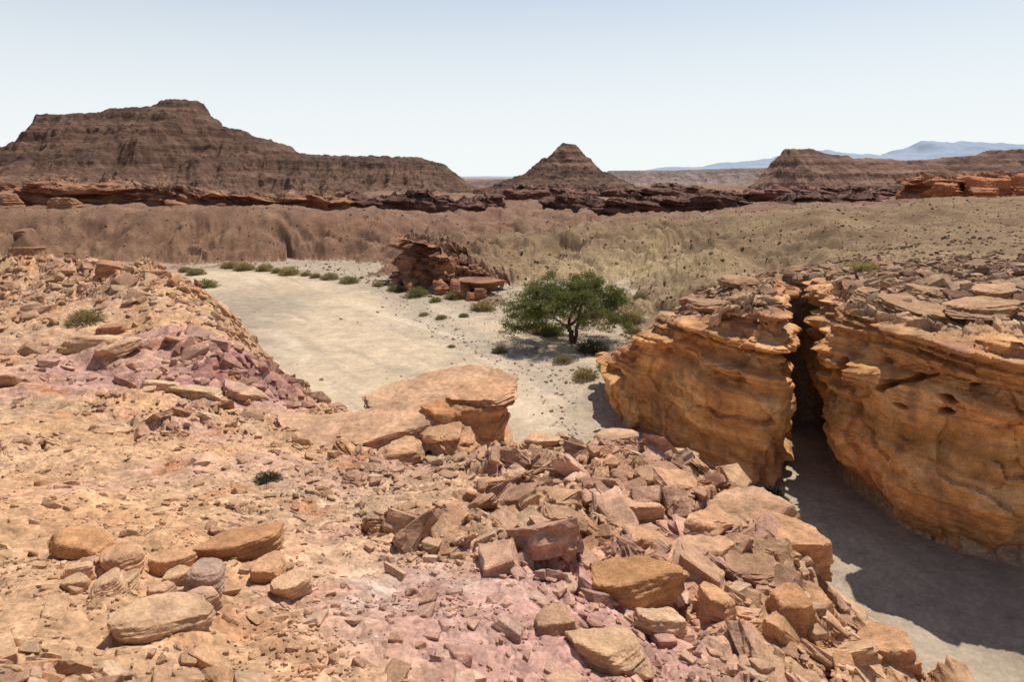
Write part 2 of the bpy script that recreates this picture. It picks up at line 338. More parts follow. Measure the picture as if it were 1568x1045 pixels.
def scatter(name, n, smin, smax, power, rmin, rmax, detail, accept, zsc=(.35, .75), mat=M_stone, cfun=None, sink=.25, angw=47, nv=22, palette=STONE, tilt=.22, coln=.5):
    k = n * 8
    a = np.radians(rng.uniform(-angw, angw, k)); u = rng.random(k)
    r = np.exp(np.log(rmin) + (np.log(rmax) - np.log(rmin)) * u ** .8)
    x, y = r * np.sin(a), r * np.cos(a)
    pr = accept(x, y); keep = np.flatnonzero(rng.random(k) < pr)[:n]
    x, y = x[keep], y[keep]; r = r[keep]; n = len(x)
    s = smin * (1 - rng.random(n) * (1 - (smin / smax) ** power)) ** (-1 / power)
    e = .12
    z = terrain(x, y); zx = (terrain(x + e, y) - terrain(x - e, y)) / (2 * e); zy = (terrain(x, y + e) - terrain(x, y - e)) / (2 * e)
    zx = np.clip(zx, -.8, .8); zy = np.clip(zy, -.8, .8)
    nrm = np.stack([-zx, -zy, np.ones(n)], 1) + rng.normal(size=(n, 3)) * tilt; nrm /= np.linalg.norm(nrm, axis=1)[:, None]
    t = rng.normal(size=(n, 3)); t -= (t * nrm).sum(1)[:, None] * nrm; t /= np.linalg.norm(t, axis=1)[:, None]
    Rm = np.stack([t, np.cross(nrm, t), nrm], 2)
    sc = np.stack([s, s * rng.uniform(.5, 1, n), s * rng.uniform(*zsc, n)], 1) * .5
    base = palette[rng.integers(0, len(palette), n)] * rng.uniform(.75, 1.15, n)[:, None]
    if cfun is not None: base = base * (1 - coln) + cfun(x, y) * coln
    Vs = []; Fs = []; Cs = []; off = 0
    for i in range(nv):
        ids = np.arange(i, n, nv)
        if not len(ids): continue
        v, f = hullrock(i + 40 * detail, detail)
        w = v[None] * sc[ids][:, None]; w = np.einsum('nij,nkj->nki', Rm[ids], w)
        w += np.stack([x[ids], y[ids], z[ids] + (.5 - sink) * sc[ids, 2]], 1)[:, None]
        Vs.append(w.reshape(-1, 3)); Fs.append((f[None] + (np.arange(len(ids)) * len(v))[:, None, None] + off).reshape(-1, 3))
        Cs.append(np.repeat(base[ids], len(v), 0)); off += len(ids) * len(v)
    return make(name, np.concatenate(Vs), np.concatenate(Fs), np.concatenate(Cs), mat)
def onnear(x, y):
    return NEAR(x, y) > .3
ZS = (.22, .55)
scatter('gravel', 15000, .018, .08, 1.7, 2.4, 15, 0, lambda x, y: onnear(x, y) * np.clip(.5 + 1.4 * fbm2(x / .9, y / .9, 3, 29), .08, 1), cfun=near_col, coln=.7)
scatter('scattered_stones', 8500, .08, .30, 1.9, 3.2, 26, 0, lambda x, y: onnear(x, y) * np.clip(.06 + rockiness(x, y), 0, 1), cfun=near_col, zsc=ZS)
scatter('ridge_stones', 4200, .2, 1.0, 2.0, 20, 48, 0, lambda x, y: onnear(x, y) * (x < -5) * np.clip(.05 + sst(27, 33, y) + .6 * gauss(x, y, -8, 21.5, 2), 0, 1), cfun=near_col, zsc=ZS, tilt=.3, coln=.62)
scatter('rock_debris', 800, .26, .8, 2.2, 5, 30, 3, lambda x, y: onnear(x, y) * np.clip(rockiness(x, y) - .22, 0, 1), cfun=near_col, zsc=(.2, .55), tilt=.24)
scatter('riverbed_stones', 2300, .10, .42, 2.3, 22, 110, 0, lambda x, y: (NEAR(x, y) < 0) * (far_h(x, y) < .5) * np.clip(.02 + .8 * sst(-1.2, 0, far_h(x, y)) + np.exp(-(linedist(x, y, [(-14, 84), (-9.6, 69.7), (-3, 58), (2, 50), (5, 42), (6.5, 33)]) / 2.6) ** 2), 0, 1),
        palette=np.array([(.40, .32, .24), (.34, .26, .19), (.44, .35, .25), (.28, .19, .13)]))
scatter('hillside_stones', 9000, .15, .6, 2.2, 45, 175, 0, lambda x, y: ((far_h(x, y) > .3) & (polysd(x, y, CANYON) > 1.4)) * .8,
        palette=np.array([(.25, .16, .10), (.20, .115, .075), (.29, .195, .125), (.165, .09, .065)]), zsc=(.4, .8))
scatter('plateau_rubble', 7000, .14, 1.0, 1.7, 24, 60, 0, lambda x, y: ((far_h(x, y) > .3) & (x > 4) & (polysd(x, y, CANYON) > .7)) * np.clip(.12 + sst(48, 34, y), 0, 1),
        palette=np.array([(.34, .21, .13), (.27, .155, .095), (.42, .28, .18), (.22, .12, .08)]), zsc=(.25, .6), tilt=.3)
scatter('cliff_top_slabs', 230, .5, 1.7, 1.8, 24, 46, 3, lambda x, y: (x > 6) * (polysd(x, y, CANYON) > .9) * (polysd(x, y, CANYON) < 5) * .9,
        palette=np.array([(.42, .26, .15), (.48, .31, .19), (.36, .20, .12)]), zsc=(.22, .5), tilt=.2)
def boulder(name, x, y, size, seed, rot=0, tilt=(0, 0), zoff=0, c=(.50, .32, .2), p=30, flat=.75, sub=5, rough=.9, zabs=None, npl=4, mat=None, parent=None):
    v, f = rock(sub, seed, npl, p, rough, flat)
    v = v * np.array(size) * .5
    Rm = np.array(Euler((tilt[0], tilt[1], rot)).to_matrix()); v = v @ Rm.T
    z = (float(terrain(np.array([x]), np.array([y]))[0]) + zoff) if zabs is None else zabs
    v = v + np.array([x, y, z])
    c = col(c) * [.94, .88, .80]
    cc = mixc(np.tile(c, (len(v), 1)), c * np.array([1.14, 1.12, 1.08]), .5 + fbm3(v[:, 0] * 1.5, v[:, 1] * 1.5, v[:, 2] * 3, 3, 3))
    return make(name, v, f, cc, mat or M_stone, smooth=False, parent=parent)
BL = [(-2.38,5.3,(.40,.37,.40),3,16,(.46,.32,.26)),(-3.18,5.6,(.36,.28,.26),4,0,(.52,.32,.2)),(-2.34,4.5,(.6,.4,.24),5,1,(.56,.38,.25)),(-2.95,4.95,(.28,.24,.24),6,2,(.50,.34,.23)),
 (-2.5,6.3,(.8,.4,.3),7,.6,(.4,.22,.12)),(-3.8,6.0,(.6,.45,.32),8,.2,(.45,.25,.13)),(-2.2,4.85,(.24,.22,.22),9,1,(.55,.37,.25)),(-2.7,5.5,(.26,.24,.22),10,2,(.5,.33,.21)),(-3.0,5.3,(.26,.22,.2),12,2,(.52,.36,.24)),
 (-1.8,5.7,(.32,.27,.24),13,.4,(.5,.33,.22)),(-2.9,5.85,(.34,.26,.26),46,1,(.5,.3,.18)),(-3.5,5.5,(.28,.22,.18),47,.4,(.55,.36,.24)),(-2.55,5.0,(.24,.2,.2),48,.4,(.48,.3,.2)),(-3.3,5.15,(.22,.18,.16),49,.4,(.5,.34,.22)),(-2.1,5.9,(.34,.3,.26),50,1.4,(.46,.28,.17)),
 (-15.3,26,(1.0,.8,.6),14,0,(.4,.2,.13)),(-13.5,22,(2.0,1.3,.9),15,.4,(.55,.38,.25)),(-12.4,21.4,(1.2,.9,.6),16,.9,(.5,.33,.22)),
 (1.1,6.5,(.75,.55,.55),17,.3,(.5,.28,.14)),(.34,5.4,(.34,.3,.26),18,.5,(.42,.27,.18)),(.75,5.2,(.55,.4,.3),19,.1,(.5,.34,.22)),(1.3,6.1,(.5,.4,.34),20,.2,(.55,.38,.26)),(.4,7.2,(.85,.5,.30),21,-.2,(.48,.27,.15)),
 (1.4,8.1,(.8,.6,.55),22,.5,(.47,.28,.17)),(2.2,7.7,(.8,.55,.5),23,.9,(.52,.33,.21)),(-.8,8,(.75,.4,.25),24,.7,(.44,.26,.17)),(2.4,10,(.8,.6,.4),25,.3,(.5,.3,.19)),(3.45,9.6,(1.1,.9,1.0),26,.3,(.52,.33,.22)),
 (3.4,8.4,(.8,.7,.8),27,.2,(.5,.29,.17)),(3.2,7.4,(.8,.6,.6),28,.5,(.5,.3,.17)),(3.95,7.2,(.75,.6,.5),29,.8,(.46,.27,.16)),(-8.3,18,(1.5,.9,.4),30,.2,(.56,.4,.27)),(-7.4,19,(1.1,.7,.6),31,.4,(.53,.35,.24)),(-9.6,18.6,(1.0,.8,.5),32,.4,(.56,.4,.27)),
 (2.9,12.2,(1.0,.7,.4),33,.1,(.52,.34,.22)),(1.9,12.8,(.9,.6,.35),34,.4,(.54,.36,.24)),(.6,15,(1.0,.7,.4),35,.4,(.52,.34,.22)),(4.4,6.6,(.7,.5,.4),36,.4,(.46,.27,.16)),
 (2.7,8.9,(.9,.7,.6),37,1.2,(.5,.3,.18)),(1.7,9.3,(.7,.5,.4),38,.2,(.54,.34,.22)),(2.7,6.6,(.5,.4,.5),39,.6,(.5,.28,.15)),(1.9,6.4,(.5,.35,.4),41,1.6,(.52,.3,.17)),(-28,38.6,(1.4,1,.8),42,.3,(.42,.23,.14)),(-20.5,35,(1.8,1.2,1.1),43,.1,(.40,.22,.13)),(-17.8,34,(1.4,1,.7),44,.6,(.44,.25,.15)),(-15.2,31.8,(1.5,1.1,.7),45,.5,(.4,.2,.13))]
for x, y, s, sd_, ro, c in BL:
    rd = (x < -1.5 and y < 6.5)
    boulder('boulder', x, y, s, sd_, ro, (rng.uniform(-.2, .2), rng.uniform(-.2, .2)), s[2] * (.26 if rd else .12), c, p=(7 if sd_ == 3 else 12 if rd else 30), sub=5 if y < 10 else 4, npl=(14 if sd_ == 3 else 7 if rd else 4), rough=.7 if rd else .9)
oc = bpy.data.objects.new('sandstone_slab_outcrop', None); link(oc)
for i, (x, y, z, s, ro, ti, c) in enumerate([
    (-1.9, 17.3, 7.7, (3.3, 2.8, 1.5), -.25, (.30, -.26), (.54, .33, .2)), (-.95, 16.7, 7.75, (1.9, 1.7, 1.9), .5, (.1, -.30), (.52, .28, .14)),
    (-3.8, 17.4, 7.35, (2.8, 2.3, 1.1), .3, (.22, -.10), (.55, .37, .25)), (-1.6, 17.5, 8.42, (3.1, 2.3, .5), -.1, (.28, -.22), (.56, .36, .24)), (-3.3, 15.9, 7.35, (1.7, 1.3, .7), .7, (.25, .2), (.5, .3, .18)),
    (-.75, 17.0, 8.62, (1.8, 1.3, .4), -.4, (.22, -.2), (.53, .32, .2)), (-.4, 15.6, 7.4, (1.0, .8, .6), .4, (.2, .2), (.5, .3, .18)), (.1, 16.5, 7.1, (1.3, 1.0, .9), 1.1, (.2, .2), (.42, .23, .14)), (-1.7, 15.3, 7.5, (.9, .7, .5), 2, (0, .2), (.52, .35, .24)),
    (-5.1, 17.2, 7.6, (2.0, 1.3, .6), .9, (.2, .1), (.55, .36, .25)), (-2.5, 15.6, 7.6, (1.2, .8, .6), .3, (.35, -.1), (.5, .32, .2)), (-2.9, 18.1, 8.1, (2.0, 1.5, .5), .5, (.22, -.12), (.56, .37, .25)), (-1.2, 15.8, 7.7, (1.3, .9, .7), .9, (.45, .1), (.5, .3, .17)),
    (-2.9, 16.6, 8.0, (2.2, 1.4, .45), .15, (.38, -.2), (.56, .36, .24)), (-4.3, 16.4, 7.65, (1.5, 1.0, .4), .5, (.3, -.1), (.55, .36, .25))]):
    boulder('slab_%d' % (i + 1), x, y, s, 60 + i, ro, ti, c=c, zabs=z, sub=6 if i < 4 else 5, p=45, flat=.8, rough=1.3, npl=4, parent=oc)
# ------------------------------------------------------------------ cliffs
def chaikin(P, n):
    P = np.array(P, float)
    for _ in range(n):
        Q = .75 * P[:-1] + .25 * P[1:]; R = .25 * P[:-1] + .75 * P[1:]
        P = np.r_[P[:1], np.stack([Q, R], 1).reshape(-1, 2), P[-1:]]
    return P
def cliff(name, path, zb, zt, res, prof, amp, inward, drop, colf, mat=None, soft=2, fs=1.0, seed=0, holes=0, bed_=1.0):
    P = chaikin(path, soft); seg = np.r_[0, np.cumsum(np.hypot(*np.diff(P, axis=0).T))]
    s = np.arange(0, seg[-1], res); px = np.interp(s, seg, P[:, 0]); py = np.interp(s, seg, P[:, 1])
    k = max(1, int(.35 * fs / res)); ker = np.ones(2 * k + 1) / (2 * k + 1)
    dx = np.gradient(np.convolve(np.pad(px, k, 'edge'), ker, 'valid')); dy = np.gradient(np.convolve(np.pad(py, k, 'edge'), ker, 'valid'))
    dx[0] = dx[1]; dy[0] = dy[1]
    l = np.hypot(dx, dy) + 1e-9; nx, ny = dy / l, -dx / l
    top = zt(px, py, s); nw = int((np.max(top) - zb) / res) + 2; nt_ = int(inward / res) + 1
    t = np.linspace(0, 1, nw)[:, None]; z = zb + (top[None] - zb) * t
    SX = px[None] + 0 * t; SY = py[None] + 0 * t
    ti = np.linspace(0, 1, nt_ + 1)[1:, None] ** 1.2
    x2 = px[None] - nx[None] * inward * ti; y2 = py[None] - ny[None] * inward * ti
    z2 = top[None] + .12 * fs * np.sin(ti * 3.14) - drop * ti ** 2
    w = lambda a, b: np.r_[a, b]
    X_ = w(SX, x2); Y_ = w(SY, y2); Z_ = w(z, z2)
    tw = w(t + 0 * SX, 1 + 0 * ti + 0 * x2); hor = w(np.ones_like(SX), 0 * x2 + np.clip(1 - ti * 6, 0, 1))
    off = np.interp(tw, *prof)
    a = 1 / fs
    zz = Z_ * a + .5 * pn2(X_ * a * .25, Y_ * a * .25, seed + 5) + .12 * X_ * a
    lay = pn2(X_ * a * .3, Y_ * a * .3 + Z_ * a * .2, seed + 40)
    st = pn2(zz * 1.1, X_ * a * .12 + Y_ * a * .1, seed + 1); st = np.sign(st) * np.minimum(np.abs(st) * 5, 1)
    st2 = pn2(zz * 3.4, X_ * a * .4 + Y_ * a * .35, seed + 2); st2 = np.sign(st2) * np.minimum(np.abs(st2) * 5, 1)
    ss = w(np.tile(s, (nw, 1)), np.tile(s, (nt_, 1)))
    kk, f1, f2, ddx, ddy = cells(ss * a / 1.9 + .12 * pn2(ss * a, Z_ * a, 2), Z_ * a / 2.9 + .12 * pn2(ss * a * .8, Z_ * a, 3), seed + 3)
    k2, g1, g2, d2x, d2y = cells(ss * a / .75 + .1 * pn2(ss * a * 2, Z_ * a * 2, 2), Z_ * a / .55 + .1 * pn2(ss * a * 2, Z_ * a * 2, 3), seed + 13)
    rim = sst(.55, .85, tw + .15 * lay)
    brk = np.clip(rim + sst(.1, .5, fbm3(X_ * a * .5, Y_ * a * .5, Z_ * a * .7, 3, seed + 15)), 0, 1)
    ledge = np.maximum(0, -st) * (.12 + .5 * rim)
    d = off + amp * (.9 * fbm3(X_ * a * .35, Y_ * a * .35, Z_ * a * .4, 3, seed + 9) + bed_ * (.08 + .26 * rim) * st * hor - bed_ * ledge * hor * .8 + bed_ * (.03 + .22 * rim) * st2 * hor
                 + (.75 * (R3[kk] - .5) + .35 * (R4[kk] - .5) * ddx * 2 + .35 * (R1[kk] - .5) * ddy * 2) * hor
                 + (.42 * (R3[k2] - .5) + .12 * (R4[k2] - .5) * d2x * 2) * brk * hor
                 + .16 * fbm3(X_ * a * 1.6, Y_ * a * 1.6, Z_ * a * 1.6, 5, seed + 12))
    if holes:
        hn = pn2(ss * a * 1.0, Z_ * a * 2.2, seed + 31)
        band = np.exp(-((Z_ - holes) / .7) ** 2) + .25
        d = d - 1.1 * sst(.30, .55, hn * np.minimum(band, 1.0) * 1.3) * hor
    d = d * (hor * .95 + .05)
    X_ = X_ + nx[None] * d; Y_ = Y_ + ny[None] * d
    b, bc = blocks(X_ * a / .9, Y_ * a / .9, seed + 4); b2, _ = blocks(X_ * a / .35, Y_ * a / .35, seed + 6)
    Z_ = Z_ + (1 - hor) * amp * (.7 * (b - .3) + .25 * (b2 - .3)) * (tw >= 1)
    C = colf(X_, Y_, Z_, tw, hor, ss)
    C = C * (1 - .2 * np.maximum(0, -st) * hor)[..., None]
    return make(name, np.stack([X_, Y_, Z_], -1).reshape(-1, 3), gridfaces(*X_.shape), C.reshape(-1, 3), mat or M_cliff, smooth=False)
def orange(x, y, z, t, hor, s):
    c = mixc(col((.70, .385, .155)) + 0 * x[..., None], col((.60, .29, .115)), .5 + 1.2 * fbm3(x * .4, y * .4, z * .7, 4, 70))
    c = mixc(c, col((.72, .46, .23)), sst(.1, .6, fbm3(x * .3, y * .3, z * .9, 3, 74)) * .8)
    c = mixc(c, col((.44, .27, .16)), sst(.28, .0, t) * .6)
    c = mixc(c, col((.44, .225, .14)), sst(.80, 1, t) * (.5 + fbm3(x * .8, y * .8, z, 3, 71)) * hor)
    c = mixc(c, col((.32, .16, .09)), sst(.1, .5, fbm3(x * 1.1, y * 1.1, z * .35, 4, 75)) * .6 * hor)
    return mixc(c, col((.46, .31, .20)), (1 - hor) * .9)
PL = ([0, .1, .25, .5, .70, .80, .84, .97, 1], [-.25, -.2, .05, .3, .25, .15, .45, .4, .1])
PR = ([0, .08, .18, .3, .45, .65, .78, .83, .97, 1], [-1.2, -1.0, -.5, .1, .35, .45, .2, .55, .35, .0])
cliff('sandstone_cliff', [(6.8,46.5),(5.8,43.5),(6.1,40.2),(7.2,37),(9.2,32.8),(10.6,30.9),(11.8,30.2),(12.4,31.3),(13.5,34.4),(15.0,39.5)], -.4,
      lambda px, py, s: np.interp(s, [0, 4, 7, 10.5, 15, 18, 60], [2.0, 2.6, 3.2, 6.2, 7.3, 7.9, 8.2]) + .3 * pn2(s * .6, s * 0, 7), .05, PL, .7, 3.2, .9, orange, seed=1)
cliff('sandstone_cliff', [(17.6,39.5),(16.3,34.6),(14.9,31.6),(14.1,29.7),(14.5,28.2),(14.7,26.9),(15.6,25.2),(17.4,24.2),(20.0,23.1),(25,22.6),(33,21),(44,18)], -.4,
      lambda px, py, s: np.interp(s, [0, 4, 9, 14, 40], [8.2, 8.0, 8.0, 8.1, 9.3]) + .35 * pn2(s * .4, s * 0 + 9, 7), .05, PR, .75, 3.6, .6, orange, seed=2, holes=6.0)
for x, y, z, s, sd_ in [(11.6,32.6,8.0,(2.4,1.8,.7),81),(10.0,34.4,7.5,(2.2,1.6,.6),82),(16.3,31.0,8.5,(1.8,1.5,.8),83),(16.6,28,8.6,(2.6,2,.6),84),(18.2,26.2,8.9,(3,2,.7),85),(21,25.2,9.1,(3,2.2,.8),86),(17.9,29.5,8.9,(2,1.6,.8),87),(20,28.5,9.1,(2.4,1.6,.8),89),(8.5,37.5,6.2,(1.6,1.2,.7),90),(12.2,36.5,8.3,(2,1.4,.7),91)]:
    boulder('boulder', x, y, s, sd_, sd_, c=(.42, .27, .17), sub=5, zabs=z, p=40, rough=1.4, npl=6, tilt=(rng.uniform(-.15, .15), rng.uniform(-.15, .15)))
def redc(x, y, z, t, hor, s):
    c = mixc(col((.38, .19, .105)) + 0 * x[..., None], col((.22, .10, .07)), .5 + 1.3 * fbm3(x * .2, y * .2, z * .8, 4, 72))
    return mixc(c, col((.27, .16, .105)), (1 - hor) * .8)
def darkc(x, y, z, t, hor, s):
    c = mixc(col((.18, .092, .066)) + 0 * x[..., None], col((.105, .054, .043)), .5 + 1.3 * fbm3(x * .2, y * .2, z * .8, 4, 72))
    return mixc(c, col((.22, .13, .09)), (1 - hor) * .6)
PG = ([0, .3, .7, .9, 1], [-.6, -.2, .5, .6, 0])
cliff('red_rock_ledge', [(-15.5,95),(-14.5,90),(-13,87),(-10.5,86),(-9.3,83.5),(-7,84),(-5,80.5),(-3.8,79.5),(-3.2,82),(-1.5,86)], -.5,
      lambda px, py, s: np.interp(s, [0, 6, 12, 16, 20, 24], [4.2, 6.0, 5.4, 3.6, 2.5, 2.0]) + .9 * pn2(s * .35, s * 0, 7), .14, PG, 1.9, 6, 2.4, redc, seed=3, fs=1.5, bed_=1.2)
for x, y, s, sd_ in [(-12.5,85,(2.6,2,2.0),51),(-8.5,81.5,(2.4,2,2.4),52),(-6,79,(2.8,2.4,2.8),53),(-3.6,77.2,(1.7,1.5,1.9),154),(-4.6,77,(1.5,1.4,1.4),55),(-14.8,87.5,(1.8,1.4,1.3),56),(-7.8,84,(3.2,2.4,5.2),57)]:
    boulder('boulder', x, y, s, sd_, sd_ * .7, c=(.34, .165, .10), sub=4, zoff=s[2] * .2, rough=1.2, npl=9, flat=.9)
cliff('rock_ledge', [(-150,165),(-118,143),(-104,140),(-92,136),(-80,140),(-68,138),(-56,143),(-44,146),(-36,156)], 4,
      lambda px, py, s: 12.4 + 1.8 * pn2(s * .1, s * 0, 7) + .8 * pn2(s * .4, s * 0, 9) - sst(60, 120, s) * 3.2, .3, PG, 2.4, 14, 2.5, redc, M_mesa, seed=4, fs=3)
cliff('rock_ledge', [(-70,166),(-58,160),(-46,156),(-34,158),(-20,152),(-8,155),(-2,165)], 4,
      lambda px, py, s: 8.8 + 2.4 * pn2(s * .07, s * 0 + 4, 7) + 1.2 * pn2(s * .3, s * 0, 8), .3, PG, 1.8, 14, 3.0, darkc, M_mesa, seed=5, fs=2.4)
cliff('rock_ledge', [(8,168),(18,152),(30,148),(42,151),(56,147),(70,150),(84,155),(92,170)], 4,
      lambda px, py, s: 8.8 + 2.4 * pn2(s * .08, s * 0 + 4, 7) + 1.0 * pn2(s * .3, s * 0, 8), .3, PG, 1.8, 14, 3.0, darkc, M_mesa, seed=6, fs=2.4)
cliff('rock_ledge', [(-2,205),(15,190),(40,196),(70,188),(100,192),(130,186),(150,205)], 4,
      lambda px, py, s: 10.2 + 2.4 * pn2(s * .05, s * 0 + 14, 7) + 1.0 * pn2(s * .3, s * 0, 8), .4, PG, 2.0, 14, 3.0, lambda *a: darkc(*a) * 1.25, M_mesa, seed=8, fs=2.8)
cliff('red_rock_outcrop', [(90,160),(91,150),(95,146),(103,148),(110,143),(122,147),(135,142)], 6,
      lambda px, py, s: 13.2 + 2.2 * pn2(s * .14, s * 0 + 8, 7), .3, PG, 2.6, 12, 3.0, lambda *a: redc(*a) * np.array([1.25, 1.05, .85]), M_mesa, seed=7, fs=3)
for x, y, s, sd_ in [(-79,111,(4.5,3.5,3),58),(-73,113,(3.2,2.5,2.2),59),(-84,118,(6,4,3.4),60),(-98,132,(8,5,4.5),63),(-86,131,(6,5,3.6),64),(-104,134,(7,5,5),65)]:
    boulder('boulder', x, y, s, sd_, sd_, c=(.32, .18, .115), sub=4, zoff=s[2] * .05, rough=1.2, npl=9, flat=.9)
for x, y, s, sd_ in [(93,146,(8,6,6),61),(99,142,(9,6,7),62),(106,141,(8,6,8),66),(113,139,(7,6,6),67),(96,138,(5,4,3),68),(103,136,(6,4,3),69),(118,141,(8,6,9),70)]:
    boulder('boulder', x, y, s, sd_, sd_, c=(.46, .21, .11), sub=5, zoff=s[2] * .25, rough=1.6, p=24, npl=7)
# ------------------------------------------------------------------ mesas
def terr(z, P, k=.32):
    t = z / P; f = t - np.floor(t)
    return P * (np.floor(t) + np.where(f < .55, f / .55 * k, k + (1 - k) * sst(.55, .8, f) * .92 + .08 * (1 - k) * sst(.8, 1, f)))
def strcol(z, x, y, a, b, P=3.0):
    n = pn2(z / P + .6 * pn2(x / 60, y / 60, 3), x / 150, 81)
    return mixc(mixc(a + 0 * x[..., None], b, .5 + 1.3 * n), a * .6, sst(.1, .5, fbm2(x / 12, y / 12 + z / 5, 3, 83)) * .6)
MA, MB = col((.18, .104, .070)), col((.10, .058, .043))
def mesa(name, prof, y0, depth, slope, res, P, a=MA, b=MB, back=25, base=7.0, talus=(.20, .12, .082), ta=.75):
    prof = np.array(prof, float); x = np.arange(prof[0, 0], prof[-1, 0], res); y = np.arange(y0 - depth, y0 + back, res)
    X_, Y_ = np.meshgrid(x, y); wx = X_ + 3.0 * fbm2(X_ / 18, Y_ / 18, 3, 90) * (P / 5)
    H = np.interp(wx, prof[:, 0], prof[:, 1])
    yf = y0 - Y_
    n = fbm2(X_ / 22, Y_ / 34, 5, 91); g = rid2(X_ / 13 + .4 * n, Y_ / 40, 5, 92); n2 = fbm2(X_ / 45, Y_ / 45, 3, 94)
    edge = np.clip(np.abs(yf) - 4 + 7 * n * (P / 6), 0, None)
    z = H - edge * slope * (1 + .3 * n2) - np.clip(g, -.3, 1) * 6.2 * (P / 6) * sst(0, 18, edge) + n * 3.8 * (P / 6) * sst(0, 6, edge)
    warp = 1.6 * n2 * (P / 6) + .9 * n
    k1 = np.clip(.55 + .9 * fbm2(X_ / 40, Y_ / 30, 2, 98), 0, .9) * ta / .75
    zt1 = base + terr(z - base + warp, P) - warp
    zt2 = base + terr(z - base + warp * .7 + 1.7, P * .37, .4) - warp * .7 - 1.7
    z = np.where(z > base, lerp(z, .65 * zt1 + .35 * zt2, k1), z)
    lo = base + (H.max() - base) * .34
    z = z + .7 * fbm2(X_ / 3, Y_ / 3, 4, 93) * (P / 5)
    z = np.maximum(z, base - 3)
    C = strcol(z + warp, X_, Y_, a, b, P * .45); C = mixc(C, col(talus), sst(lo, base, z) * .7)
    return make(name, np.stack([X_, Y_, z], -1).reshape(-1, 3), gridfaces(*X_.shape), C.reshape(-1, 3), M_mesa, smooth=False)
mesa('sandstone_mesa', [(-290,5),(-254,8),(-232,14.3),(-222,19),(-214.5,28),(-209.7,33.5),(-203.5,40.6),(-193,41.4),(-179,41.2),(-174.3,43.8),(-166,44.3),(-158,44.6),(-152,47.4),(-138.3,47),(-134.7,41.4),(-128,36),(-110,31),(-98.7,25),(-90,23.9),(-64,23.2),(-41,22.3),(-30,18.3),(-19.8,11.7),(-12,7),(-2,3)],
     300, 110, .42, .6, 6.8)
def pyramid():
    res = .4; x = np.arange(-14, 60, res); y = np.arange(215, 285, res); X_, Y_ = np.meshgrid(x, y)
    dx = X_ - 20.6; dy = Y_ - 250
    n = fbm2(X_ / 9, Y_ / 9, 4, 95)
    r = np.sqrt(dx ** 2 * np.where(dx > 0, 1.0, .72) + dy ** 2 * .8) + 2.2 * n
    z = 27.2 - .86 * r
    z = np.where(r > 14, 27.2 - .86 * 14 - (r - 14) * .40, z)
    z = np.minimum(z, 26.0 + .5 * n)
    z = z - 1.5 * np.clip(rid2(X_ / 6, Y_ / 6, 4, 97), -.2, 1) * sst(2, 9, r)
    zt_ = 6 + terr(np.maximum(z - 6 + n, -3), 2.9, .35) - n
    z = lerp(z, zt_, .35) + .4 * fbm2(X_ / 2, Y_ / 2, 3, 96)
    C = strcol(z, X_, Y_, MA * 1.1, MB * 1.05, 1.6)
    return make('pyramid_hill', np.stack([X_, Y_, z], -1).reshape(-1, 3), gridfaces(*X_.shape), C.reshape(-1, 3), M_mesa)
pyramid()
mesa('sandstone_mesa', [(85,4),(97,9),(106,16),(113,25.2),(122,24.8),(130,23.2),(136,22.6),(140,20.8),(150,21.4),(158,20.2),(172,20.6),(178,21.8),(190,22.6),(196,24.2),(212,24.8),(260,25),(330,27),(420,24),(430,5)], 280, 60, .52, .7, 4.6,
     col((.26, .15, .10)), col((.15, .085, .065)), talus=(.29, .185, .12))
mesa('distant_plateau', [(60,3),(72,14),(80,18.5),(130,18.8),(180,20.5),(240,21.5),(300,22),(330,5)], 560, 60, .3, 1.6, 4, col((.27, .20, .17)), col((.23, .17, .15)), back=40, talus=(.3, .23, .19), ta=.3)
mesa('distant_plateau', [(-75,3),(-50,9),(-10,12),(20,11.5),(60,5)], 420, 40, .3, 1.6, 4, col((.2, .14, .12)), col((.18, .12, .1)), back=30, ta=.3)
def mountains():
    x = np.linspace(-6500, 6500, 520); y = np.linspace(4200, 6200, 50); X_, Y_ = np.meshgrid(x, y)
    H = np.interp(x, [-6500, -3600, -3300, -1500, 500, 1100, 1300, 1700, 2000, 2500, 2900, 3300, 3700, 4300, 6500],
                  [150, 160, 30, 20, 20, 60, 95, 110, 140, 230, 215, 230, 290, 330, 330])
    t = (Y_ - 4200) / 2000
    z = H[None] * (np.sin(np.clip(t * 1.3, 0, 1.57)) ** .8) * (1 + .28 * fbm2(X_ / 500, Y_ / 700, 5, 99)) - 5
    C = np.zeros(X_.shape + (3,)) + col((.27, .32, .40))  # blue of the distant haze painted into the mountain colour
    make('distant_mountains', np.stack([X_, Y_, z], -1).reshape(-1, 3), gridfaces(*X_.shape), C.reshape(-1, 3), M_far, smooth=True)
mountains()
